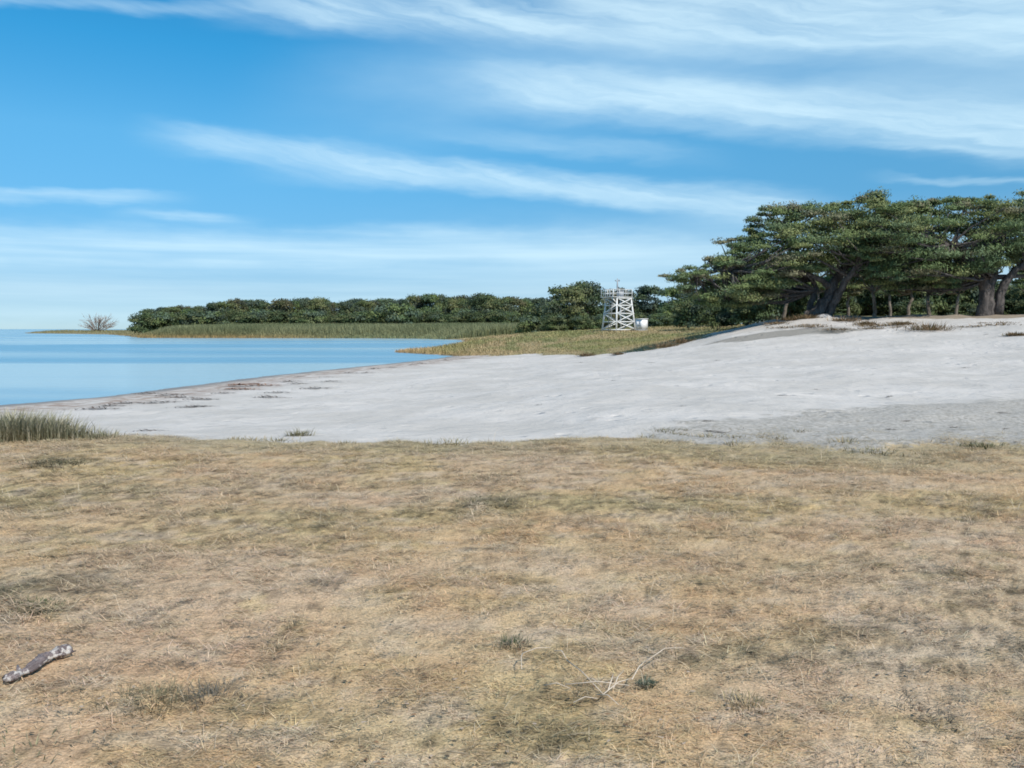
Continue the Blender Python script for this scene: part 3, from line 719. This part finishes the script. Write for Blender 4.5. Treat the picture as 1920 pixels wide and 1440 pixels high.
# ------------------------------------------------------------------ tower and cabinet
def tower():
    Yt = 120.0; S = 2.95; th = math.radians(30)
    x0 = (1160-960)/F*Yt; z0 = ground_z(x0, Yt)
    root = empty('lookout_tower', (x0, Yt, z0), th)
    tag(root, 'white timber lattice lookout tower with railed platform and mast on the meadow', 'tower')
    H = EYE-(558-HY)/F*Yt-z0; hs = S/2*.82; hb = S/2*1.12
    def corner(i, z):
        sx, sy = ((-1, -1), (1, -1), (1, 1), (-1, 1))[i % 4]; w = hb+(hs-hb)*z/H
        return np.array([sx*w, sy*w, z])
    for i in range(4):
        mb = MB(); mb.beam(corner(i, -.4), corner(i, H+.0), .17, .17)
        link('leg', mb.mesh('tower_leg'), M_WHITE, root)
    lv = [.15, H*.27, H*.52, H*.76, H-.12]
    for f in range(4):
        for z in lv:
            mb = MB(); a, b = corner(f, z), corner(f+1, z); n = (a+b)/2*np.array([1, 1, 0]); n = n/np.linalg.norm(n)*.13
            mb.beam(a+n, b+n, .05, .13); link('crossbar', mb.mesh('tower_crossbar'), M_WHITE, root)
        for j in range(4):
            a, b = corner(f, lv[j]), corner(f+1, lv[j+1])
            if (j+f) % 2 == 0: a, b = corner(f+1, lv[j]), corner(f, lv[j+1])
            n = (a+b)/2*np.array([1, 1, 0]); n = n/np.linalg.norm(n)*.19
            mb = MB(); mb.beam(a+n, b+n, .05, .13); link('brace', mb.mesh('tower_brace'), M_WHITE, root)
            if f in (0, 1):
                a, b = corner(f+1, lv[j]), corner(f, lv[j+1])
                if (j+f) % 2 == 0: a, b = corner(f, lv[j]), corner(f+1, lv[j+1])
                n = (a+b)/2*np.array([1, 1, 0]); n = n/np.linalg.norm(n)*.07
                mb = MB(); mb.beam(a+n, b+n, .05, .12); link('brace', mb.mesh('tower_brace'), M_WHITE, root)
    mb = MB()
    for k in range(9): mb.box((-.32, -hs-.12+k*(2*hs+.45)/8.6+.1, H+.05), (2*hs+1.0, .32, .07))
    for k in (-1, 0, 1): mb.box((-.2, k*hs*.85, H-.06), (2*hs+1.2, .1, .12))
    link('platform', mb.mesh('tower_platform'), M_WHITE, root)
    # slanted white bracket boards under the left overhang
    for s in (-1, 1):
        mb = MB(); mb.beam((-hs-.72, s*hs*.9, H-.12), (-hs-.05, s*hs*.9, H-.75), .08, .14)
        link('bracket', mb.mesh('tower_bracket'), M_WHITE, root)
    rl = MB(); xa, xb, ya, yb = -hs-.7, hs+.12, -hs-.12, hs+.3
    cs = [(xa, ya), (xb, ya), (xb, yb), (xa, yb)]
    rail = empty('railing', (0, 0, 0)); rail.parent = root
    for i in range(4):
        a, b = np.array(cs[i]), np.array(cs[(i+1) % 4])
        for k in range(3):
            p = a+(b-a)*k/3; mb = MB(); mb.box((p[0], p[1], H+.09+.5), (.06, .06, 1.0)); link('post', mb.mesh('rail_post'), M_WHITE, rail)
        for z in (.5, 1.02):
            mb = MB(); mb.beam((*a, H+.09+z), (*b, H+.09+z), .04, .06); link('rail', mb.mesh('rail_board'), M_WHITE, rail)
    ld = MB()
    for s in (-.28, .28): ld.beam((-hb-.32, -.4+s, -.2), (-hs-.3, -.4+s, H+.9), .06)
    for k in range(15):
        z = .2+k*(H+.4)/15; x = -hb-.32+(hb-hs+.02)*z/(H+1); ld.beam((x, -.68, z), (x, -.12, z), .04)
    link('ladder', ld.mesh('tower_ladder'), M_GREY, root)
    mb = MB(); mx, my = -.75, -.7
    mb.tube([(mx, my, H+.05), (mx, my, H+1.6), (mx, my, EYE-(523-HY)/F*Yt-z0)], [.12, .11, .07], 8)
    mast = link('mast', mb.mesh('tower_mast', True), M_GREY, root)
    mb = MB(); mb.beam((mx-.35, my, H+2.25), (mx+.35, my, H+2.25), .05); mb.box((mx+.3, my, H+2.38), (.12, .12, .2)); mb.box((mx-.32, my, H+2.35), (.1, .1, .14))
    link('crossarm', mb.mesh('mast_crossarm'), M_GREY, mast)
    mb = MB(); mb.box((.45, .1, H+.09+.42), (.55, .55, .84)); mb.box((.45, .1, H+.09+.87), (.65, .65, .06)); link('instrument_box', mb.mesh('tower_box'), M_GREY, root)
tower()
def cabinet():
    Yc = 117.0; p = W(1203, 615, Yc); z = ground_z(p[0], Yc)
    root = empty('equipment_cabinet', (p[0], Yc, z), -math.radians(50)); tag(root, 'small white equipment cabinet standing right of the tower foot', 'cabinet')
    H = EYE-(598-HY)/F*Yc-z
    mb = MB(); mb.box((0, 0, H/2+.05), (1.25, 1.1, H-.1)); link('body', mb.mesh('cabinet_body'), M_CAB, root)
    mb = MB(); mb.box((0, 0, H), (1.4, 1.25, .09)); link('roof', mb.mesh('cabinet_roof'), M_CAB, root)
    mb = MB(); mb.box((0, 0, -.05), (1.3, 1.15, .3)); link('base', mb.mesh('cabinet_base'), M_GREY, root)
    for s in (-1, 1):
        mb = MB(); mb.box((s*.3, -.565, H/2+.06), (.56, .03, H-.35)); d = link('door', mb.mesh('cabinet_door'), M_CAB, root)
        mb = MB(); mb.box((s*.08, -.6, H/2), (.04, .04, .2)); link('handle', mb.mesh('cabinet_handle'), M_GREY, d)
cabinet()

# ------------------------------------------------------------------ small plants and litter
def tuft_mesh(seed, n, L, spread, cols, wd=.004, tilt=(1.0, .35)):
    r = np.random.default_rng(seed)
    P = r.normal(0, spread, (n, 3))*np.array([1, 1, 0])
    yaw = np.arctan2(P[:, 1], P[:, 0])+r.normal(0, .8, n)
    C = cols[r.integers(0, len(cols), n)]*r.uniform(.6, 1.35, (n, 1))
    V, Fs, CC = blades(P, r.uniform(.45, 1, n)*L, r.uniform(.7, 1.3, n)*wd, yaw, np.clip(r.normal(tilt[0], tilt[1], n), .1, 1.5), C, bend=.3)
    me = mesh_np('tuft', V, Fs); set_col(me, CC)
    return me
TAN = np.array([(.36, .28, .17), (.42, .34, .22), (.26, .22, .12)])
OLV = np.array([(.2, .19, .11), (.26, .235, .135), (.16, .155, .09), (.36, .3, .19)])
DGR = np.array([(.045, .075, .03), (.06, .09, .035), (.09, .11, .05)])
GRY = np.array([(.22, .2, .16), (.3, .26, .2), (.15, .14, .115)])
def tuft(px, py, seed, n, L, spread, cols, label, cat='grass tuft', name='grass_tuft', wd=.004, tilt=(1.0, .35), group=None, Y=None):
    if Y is None: x, y = lawn_pt(px, py)
    else: x, y = (px-960)/F*Y, Y
    o = link(name, tuft_mesh(seed, n, L, spread, cols, wd, tilt), M_GRASS, loc=(x, y, ground_z(x, y)-.005))
    return tag(o, label, cat, group)
tuft(80, 1144, 1, 900, .055, .075, DGR*1.25, 'dark green grass tuft left of centre near the left edge of the lawn', wd=.004, tilt=(.4, .35))
tuft(285, 1325, 2, 420, .11, .07, OLV*.75, 'spiky dark olive tuft low in the lawn, right of the driftwood', wd=.0024, tilt=(.5, .4))
tuft(392, 1312, 3, 300, .10, .055, GRY*.75, 'withered grey-brown weed beside the spiky dark olive tuft', 'weed', 'withered_weed', wd=.003, tilt=(.4, .4))
tuft(962, 1212, 4, 190, .08, .04, np.r_[DGR, GRY*.6], 'small grey-green spiky plant in the middle of the lawn', 'plant', 'spiky_plant', wd=.003, tilt=(.8, .4))
tuft(1215, 1287, 5, 200, .045, .022, np.array([(.11, .13, .09), (.15, .17, .12)]), 'tiny round blue-green plant beside the dead stems', 'plant', 'round_plant', wd=.007, tilt=(.8, .5))
tuft(105, 872, 6, 500, .10, .2, OLV*.55, 'dark low grass tuft at the back of the lawn on the left', wd=.009, tilt=(.35, .3))
tuft(915, 950, 7, 420, .07, .17, OLV*.6, 'flattened dark olive grass clump in the middle of the lawn', wd=.007, tilt=(.3, .3))
tuft(1840, 840, 8, 200, .10, .13, np.r_[DGR, OLV], 'green grass tuft at the sandy back corner of the lawn on the right', wd=.012, tilt=(.7, .4))
tuft(1640, 848, 18, 160, .10, .16, OLV, 'thin olive tuft on the grey sand left of the green corner tuft', wd=.01, tilt=(.7, .4))
tuft(560, 808, 9, 200, .22, .09, OLV, 'lone sparse tuft on the pale sand beyond the lawn', wd=.01, tilt=(.6, .35), Y=14.2)
tuft(1400, 1330, 19, 160, .07, .05, TAN, 'pale straw tuft low right of centre on the lawn', wd=.004)
tuft(1700, 1345, 20, 300, .06, .09, GRY*.6, 'brown withered weed patch in the lower right of the lawn', 'weed', 'withered_weed', wd=.0035, tilt=(.25, .25))
tuft(30, 1420, 21, 110, .06, .12, OLV, 'olive tuft at the bottom left corner of the lawn', wd=.005, tilt=(.6, .4))
# tall grass clump at the left edge of the lawn
for i, (px, py, n, L, sp, lab) in enumerate(((25, 822, 900, .48, .26, 'tall grey-green grass clump on the lawn edge at the far left'), (85, 820, 620, .42, .2, 'second tall grass clump, right beside the leftmost one on the lawn edge'),
        (135, 818, 260, .26, .15, 'low grass clump on the lawn edge, right of the two tall ones'), (185, 818, 150, .17, .13, 'small sparse tuft ending the row of grass on the left lawn edge'), (-60, 824, 700, .46, .3, 'tall grass clump just outside the picture on the left'))):
    tuft(px, py, 60+i, int(n*1.7), L*1.16, sp, np.array([(.29, .28, .17), (.37, .34, .23), (.23, .225, .14), (.46, .41, .29)]), lab, wd=.011, tilt=(1.15, .3), Y=12.75)
# dune grass on the crest
CRE = [(1742, 626, 46.5, .75, 'rusty dune grass clump alone on the bright sand high on the right slope'), (1485, 607, 57, .6, 'brown heath clump at the left end of the dune crest'), (1515, 606, 56, .5, 'brown heath clump beside the pale rock on the dune crest'),
       (1585, 608, 53, .5, 'reddish heath clump below the forked pine'), (1625, 612, 51, .4, 'small tan clump on the crest right of the forked pine'), (1690, 612, 49.5, .35, 'small brown clump on the sand between the big pines'),
       (1905, 637, 40, .3, 'flat dark tuft on the upper sand at the right edge'), (1250, 650, 56, .6, 'brown grass hummock at the meadow edge below the cabinet'), (1285, 645, 57, .55, 'olive grass hummock where meadow meets the sand slope'), (1100, 668, 61, .45, 'dark grass clump at the sand edge below the tower'), (1160, 666, 59.5, .3, 'low reddish clump on the sand edge right of the dark one')]
for i, (px, py, Y, L, lab) in enumerate(CRE):
    tuft(px, py, 80+i, 420, L, L*.75, np.array([(.2, .145, .08), (.27, .2, .12), (.15, .125, .06), (.3, .2, .12)]), lab, 'grass clump', 'grass_clump', wd=.03, tilt=(.65, .35), Y=Y)

EDGE_T = [tuft_mesh(300+i, 90, .13, .10, np.r_[OLV, TAN*.9], .008, (.6, .4)) for i in range(4)]
for k in range(34):
    x = float(rng.uniform(-6.5, 8.5)); e = float(np.interp(x, EDGE[:, 0], EDGE[:, 1]))
    y = e+float(rng.normal(.15, .35))+(float(rng.uniform(0, .9)) if x > 2 else 0)
    o = link('grass_tuft', EDGE_T[k % 4], loc=(x, y, ground_z(x, y)-.01)); o.rotation_euler = (0, 0, float(rng.uniform(0, 6.3)))
    if k < 4: EDGE_T[k].materials.append(M_GRASS)
    sc = float(rng.uniform(.5, 1.15)); o.scale = (sc*1.3, sc, sc)
    tag(o, 'one of the small ragged olive tufts straggling along the edge between lawn and sand', 'grass tuft', 'small tufts along the lawn edge')
def on_beach(px, py):                     # first ground point along the viewing direction
    Ys = np.linspace(13, 90, 1600); X = (px-960)/F*Ys
    z = height(X, Ys); scr = HY-F*(z-EYE)/Ys
    i = np.argmax(scr < py)
    return X[i], Ys[i], z[i]
CREST_T = [tuft_mesh(330+i, 160, .32, .35, np.array([(.2, .145, .08), (.3, .22, .13), (.15, .12, .06), (.36, .26, .16)]), .03, (.5, .35)) for i in range(3)]
for k in range(26):
    px = float(rng.uniform(1440, 1700)) if k < 20 else float(rng.uniform(1700, 1930))
    x, y, z = on_beach(px, float(np.interp(px, [1440, 1560, 1700, 1930], [606, 612, 608, 604]))+float(rng.uniform(-3, 7)))
    o = link('grass_clump', CREST_T[k % 3], loc=(x, y, z-.03)); o.rotation_euler = (0, 0, float(rng.uniform(0, 6.3)))
    if k < 3: CREST_T[k].materials.append(M_GRASS)
    sc = float(rng.uniform(.45, 1.2)); o.scale = (sc*1.5, sc, sc*.8)
    tag(o, 'one of the low brown clumps scattered along the dune crest below the pines', 'grass clump', 'brown clumps along the dune crest')
def driftwood():
    a = lawn_pt(12, 1290); b = lawn_pt(128, 1228)
    L = math.hypot(b[0]-a[0], b[1]-a[1]); ang = math.atan2(b[1]-a[1], b[0]-a[0])
    mx, my = (a[0]+b[0])/2, (a[1]+b[1])/2
    r = np.random.default_rng(3); n = 44
    t = np.linspace(-.5, .5, n)
    P = np.c_[t*L, .012*np.sin(t*9)+r.normal(0, .002, n), .004*np.cos(t*7)+.018+r.normal(0, .0015, n)]
    R = np.interp(t, [-.5, -.47, -.36, -.3, -.12, 0, .1, .22, .36, .47, .5], [.006, .022, .024, .013, .024, .019, .027, .02, .030, .027, .006])*(1.22+r.normal(0, .12, n))
    mb = MB(); mb.tube(P, R, 13, squash=.75); mb.V[-1] = mb.V[-1]+r.normal(0, .0016, mb.V[-1].shape)
    mb.tube([P[30]+np.array([0, -.02, 0]), P[36]+np.array([0, -.034, -.004]), P[40]+np.array([.02, -.04, -.008])], [.009, .008, .003], 6)
    mb.tube([P[8], P[8]+np.array([.03, .035, .008]), P[8]+np.array([.05, .055, .012])], [.012, .009, .005], 7)
    o = link('driftwood_log', mb.mesh('driftwood_log', True), M_WOOD, loc=(mx, my, ground_z(mx, my)+.012)); o.rotation_euler = (0, 0, ang)
    tag(o, 'short weathered driftwood log, pale and dark patched, lying in the grass at lower left', 'driftwood')
driftwood()
M_STRAW = bark_mat('pale_dead_stem', (.5, .42, .33), (.66, .57, .46), 10, .001)
def stems():
    x, y = lawn_pt(1110, 1305); z = ground_z(x, y)
    r = np.random.default_rng(9)
    mb = MB()
    def st(p, q, r0=.0027):
        a = lawn_pt(*p); b = lawn_pt(*q)
        A = np.array([a[0]-x, a[1]-y, .05]); B = np.array([b[0]-x, b[1]-y, .055]); m = (A+B)/2+r.normal(0, .008, 3); m[2] = .07
        mb.tube([A, m, B], [r0, r0*.85, r0*.5], 5)
    for p, q in (((1062, 1262), (1130, 1330)), ((1040, 1245), (1062, 1262)), ((1130, 1330), (1185, 1300)), ((1185, 1300), (1215, 1262)), ((1215, 1262), (1280, 1240)), ((1060, 1310), (1180, 1314)),
                 ((980, 1250), (978, 1282)), ((978, 1250), (1032, 1240)), ((1075, 1345), (1120, 1340)), ((1100, 1300), (1128, 1316)), ((1140, 1322), (1150, 1290)), ((1150, 1318), (1170, 1285)), ((1120, 1330), (1160, 1352)), ((1020, 1312), (1070, 1320))):
        st(p, q)
    tag(link('dead_branch', mb.mesh('dead_branch', True), M_STRAW, loc=(x, y, z)), 'dead branching plant stems lying pale on the lawn at bottom centre', 'dead branch')
stems()

# seaweed along the tide line
def weed_mesh(seed, cols, n=90):
    r = np.random.default_rng(seed)
    P = r.normal(0, 1, (n, 3))*np.array([.33, .1, 0]); P[:, 2] = .02+.05*r.random(n)*np.exp(-(P[:, 0]/.35)**2)
    C = cols[r.integers(0, len(cols), n)]*r.uniform(.6, 1.3, (n, 1))
    V, Fs, CC = blades(P, r.uniform(.08, .3, n), r.uniform(.02, .05, n), r.normal(0, .6, n)+np.pi*(r.random(n) < .5), np.abs(r.normal(.15, .2, n)), C)
    me = mesh_np('seaweed', V, Fs); set_col(me, CC); me.materials.append(M_WEED)
    return me
WD = [weed_mesh(200+i, np.array([(.06, .05, .045), (.09, .07, .055), (.13, .09, .065)])) for i in range(3)]
WR = weed_mesh(210, np.array([(.26, .12, .06), (.3, .16, .09), (.14, .08, .05)]), 150)
def weed(px, py, sc, label, group, me=None, rz=0, name='seaweed_clump', cat='seaweed'):
    x, y, z = on_beach(px, py)
    o = link(name, me or WD[int(rng.integers(0, 3))], loc=(x, y, z)); o.scale = (sc, sc*.9, sc*.8); o.rotation_euler = (0, 0, rz)
    return tag(o, label, cat, group)
weed(470, 724, 1.7, 'largest reddish seaweed heap on the beach near the waterline', None, WR)
weed(450, 731, 1.1, 'small rust-coloured seaweed heap touching the largest reddish one', None, WR)
for px, py in ((275, 739), (340, 746), (372, 749), (388, 750), (355, 764), (372, 763), (235, 757), (300, 756), (545, 716), (560, 720), (590, 729), (500, 746), (620, 716), (660, 700), (705, 692), (610, 708), (565, 707), (735, 690), (180, 768), (215, 762), (520, 737), (420, 738), (770, 685), (690, 700), (790, 682), (320, 742), (840, 676), (870, 673)):
    weed(px+rng.uniform(-4, 4), py, rng.uniform(.55, 1.0), 'dark seaweed clump washed up along the tide line of the bay', 'seaweed clumps along the tide line', rz=.25+rng.normal(0, .2))
weed(275, 809, .5, 'dark strip of washed-up weed just beyond the lawn edge on the left', None, rz=.2)
for px, py in ((1335, 810), (1352, 812), (1326, 790), (1465, 742), (1530, 731), (1668, 744), (1790, 802), (1885, 805), (1880, 775), (1670, 806), (1220, 680), (1345, 676), (1810, 690), (1930, 634), (1850, 627), (1090, 680), (1150, 714), (1010, 760), (1280, 762), (1700, 790)):  # dark flecks added in place of shaded footprints and holes in the sand
    weed(px, py, rng.uniform(.14, .26)*(1 if py > 700 else 1.5), 'small dark fleck standing in for a shaded footprint in the open sand', 'dark flecks standing in for footprints in the open sand', rz=rng.normal(0, .3), name='footprint_fleck', cat='footprint mark')
# pale rock on the crest
def rock(px, py, Y, s, label):
    r = np.random.default_rng(int(px)); x = (px-960)/F*Y
    n = 14; mb = MB(); th = np.linspace(0, 2*np.pi, n, endpoint=False); rings = 7; V = []
    for k in range(rings):
        ph = math.pi/2*k/(rings-1); V.append(np.c_[np.cos(th)*math.cos(ph)*s, np.sin(th)*math.cos(ph)*s*.8, np.full(n, math.sin(ph)*s*.45)]*(1+r.normal(0, .06, (n, 1))))
    V = np.concatenate(V); i = np.arange(rings-1)[:, None]*n; j = np.arange(n)[None]
    mb.add(V, np.stack([i+j, i+(j+1) % n, i+n+(j+1) % n, i+n+j], -1).reshape(-1, 4))
    m = paint_mat('pale_stone', (.52, .49, .46), (.3, .27, .24), .7)
    tag(link('rock', mb.mesh('rock', True), m, loc=(x, Y, ground_z(x, Y)-.05)), label, 'rock')
rock(1545, 597, 56, .55, 'pale rounded rock on the dune crest at the foot of the forked pine')
rock(1440, 600, 59, .3, 'small grey rock at the left end of the dune crest')

# ------------------------------------------------------------------ sky, sun, camera
SUN_EL, SUN_AZ = math.radians(45), math.radians(148)      # azimuth clockwise from the view direction (+Y)
world = bpy.data.worlds.new('World'); scene.world = world; world.use_nodes = True
t = NT(world.node_tree); bg = t.N['Background']
sky = t.new('ShaderNodeTexSky', sky_type='NISHITA', sun_disc=False)
sky.sun_elevation = SUN_EL; sky.sun_rotation = SUN_AZ; sky.air_density = .6; sky.dust_density = 0.0; sky.ozone_density = 2.0
D = t.new('ShaderNodeTexCoord').outputs['Generated']
sp = t.new('ShaderNodeSeparateXYZ'); t.L.new(D, sp.inputs[0])
az = t.m('ARCTAN2', sp.outputs[0], sp.outputs[1]); el = t.m('ARCSINE', sp.outputs[2])
def azel(px, py):
    a = math.atan((px-960)/F); return a, math.atan((HY-py)/F*math.cos(a))
AE = t.xyz(az, el, 0.0)
warp = t.noise(t.scale(AE, (3.2, 7, 1)), 1.0, 4, .55)
warp2 = t.noise(t.scale(AE, (7, 30, 1)), 1.0, 4, .6)
elw = t.m('ADD', el, t.m('ADD', t.m('MULTIPLY', t.m('SUBTRACT', warp, .5), .045), t.m('MULTIPLY', t.m('SUBTRACT', warp2, .5), .03)))
rot = t.new('ShaderNodeMapping'); rot.inputs['Rotation'].default_value = (0, 0, math.radians(11)); t.L.new(t.xyz(az, elw, 0.0), rot.inputs[0])
streak = t.noise(t.scale(rot.outputs[0], (4.0, 46, 1)), 1.0, 6, .6)
warp_s = t.noise(t.scale(AE, (2.5, 9, 1)), 1.0, 5, .55)
flat = t.noise(t.scale(AE, (2.2, 55, 1)), 1.0, 5, .55)
def band(p0, p1, p2, w0, w1, amp, tex, t0=.18, t1=.82, fade=.06):
    """soft streak along a parabola through three sky directions"""
    A = [azel(*p) for p in (p0, p1, p2)]
    M = np.array([[1, a, a*a] for a, _ in A]); c = np.linalg.solve(M, np.array([e for _, e in A]))
    v = t.m('ADD', t.m('MULTIPLY', az, float(c[1])), t.m('ADD', t.m('MULTIPLY', t.m('MULTIPLY', az, az), float(c[2])), float(c[0])))
    dd = t.m('SUBTRACT', elw, v)
    up = t.mr(dd, w0/F, 0.0); dn = t.mr(t.m('MULTIPLY', dd, -1.0), w1/F, 0.0)
    m = t.m('MULTIPLY', up, dn)
    if A[0][0] > -.5: m = t.m('MULTIPLY', m, t.mr(az, A[0][0]-fade*.5, A[0][0]+fade))
    if A[2][0] < .5: m = t.m('MULTIPLY', m, t.mr(az, A[2][0]+fade*.5, A[2][0]-fade))
    return t.m('MULTIPLY', m, t.mr(tex, t0, t1, amp*.32, min(amp*1.12, 1.0)))
B = [band((420, -10), (900, 40), (2000, 60), 100, 60, .82, streak, fade=.12),
     band((560, 190), (1300, 130), (2000, 150), 150, 150, .42, warp_s, fade=.2),
     band((1000, -60), (1500, -20), (2000, -10), 170, 130, .75, streak),
     band((870, 140), (1300, 195), (2000, 245), 65, 75, .9, streak, fade=.14),
     band((1200, 160), (1600, 200), (2000, 190), 70, 80, .4, streak, fade=.12),
     band((290, 255), (760, 312), (1540, 385), 36, 48, .7, streak, fade=.08),
     band((480, 330), (1100, 362), (1540, 405), 30, 30, .25, streak, fade=.1),
     band((820, 250), (1000, 262), (1330, 300), 26, 26, .3, streak, fade=.1),
     band((-100, 372), (120, 368), (330, 372), 16, 16, .55, flat, fade=.07),
     band((220, 395), (330, 398), (460, 408), 14, 14, .4, flat, fade=.05),
     band((-100, 460), (600, 466), (1500, 480), 60, 50, .8, flat, fade=.25),
     band((1600, 275), (1780, 283), (2000, 285), 12, 14, .45, flat),
     band((1650, 336), (1800, 338), (2000, 340), 10, 10, .35, flat),
     band((1250, 405), (1400, 410), (2000, 405), 30, 30, .3, flat, fade=.1),
     band((-100, 8), (120, 5), (480, 12), 22, 20, .4, streak, fade=.1),
     band((700, 500), (1200, 490), (2300, 470), 120, 90, .5, warp_s, fade=.25),
     band((-300, 570), (700, 565), (2300, 565), 120, 60, .6, flat)]
cloud = B[0]
for b_ in B[1:]:
    cloud = t.m('SUBTRACT', 1.0, t.m('MULTIPLY', t.m('SUBTRACT', 1.0, cloud), t.m('SUBTRACT', 1.0, b_)))
veil = t.m('MULTIPLY', t.mr(el, .36, .8), t.mr(streak, .4, .7, .1, .5))    # thin cirrus higher up as well
cloud = t.m('MAXIMUM', cloud, veil)
rmp = t.new('ShaderNodeValToRGB'); t.L.new(t.mr(el, 0, math.radians(24), 0, 1, False), rmp.inputs[0])
cr_ = rmp.color_ramp; cr_.elements[0].position = 0.0; cr_.elements[0].color = (.255, .325, .41, 1)
cr_.elements[1].position = 1.0; cr_.elements[1].color = (.11, .80, .96, 1)
for p_, c_ in ((.1, (.26, .345, .40)), (.5, (.355, .78, .79)), (.73, (.185, .84, .93))):
    e_ = cr_.elements.new(p_); e_.color = (*c_, 1)
clear = t.mix(1.0, sky.outputs[0], rmp.outputs[0], 'MULTIPLY')
col = t.mix(t.m('MULTIPLY', cloud, .86), clear, (3.9, 5.1, 5.65))
t.L.new(col, bg.inputs[0]); bg.inputs[1].default_value = .15

sun = bpy.data.lights.new('sun', 'SUN'); sun.energy = 3.6; sun.angle = math.radians(.53); sun.color = (1, .935, .85)
so = bpy.data.objects.new('sun', sun); COL.objects.link(so)
sd = Vector((math.sin(SUN_AZ)*math.cos(SUN_EL), math.cos(SUN_AZ)*math.cos(SUN_EL), math.sin(SUN_EL)))
so.rotation_euler = sd.to_track_quat('Z', 'Y').to_euler(); so.location = (30, -20, 40)

cam = bpy.data.cameras.new('camera'); co = bpy.data.objects.new('camera', cam); COL.objects.link(co)
cam.sensor_width = 36; cam.sensor_fit = 'HORIZONTAL'; cam.lens = 36*F/1920; cam.shift_y = -(720-HY)/1920
cam.clip_start = .05; cam.clip_end = 60000
co.location = (0, 0, EYE); co.rotation_euler = (math.radians(90), 0, 0)
scene.camera = co
scene.cycles.filter_width = 1.75
vs = scene.view_settings; vs.view_transform = 'Standard'; vs.look = 'None'; vs.exposure = 0.4; vs.gamma = 1
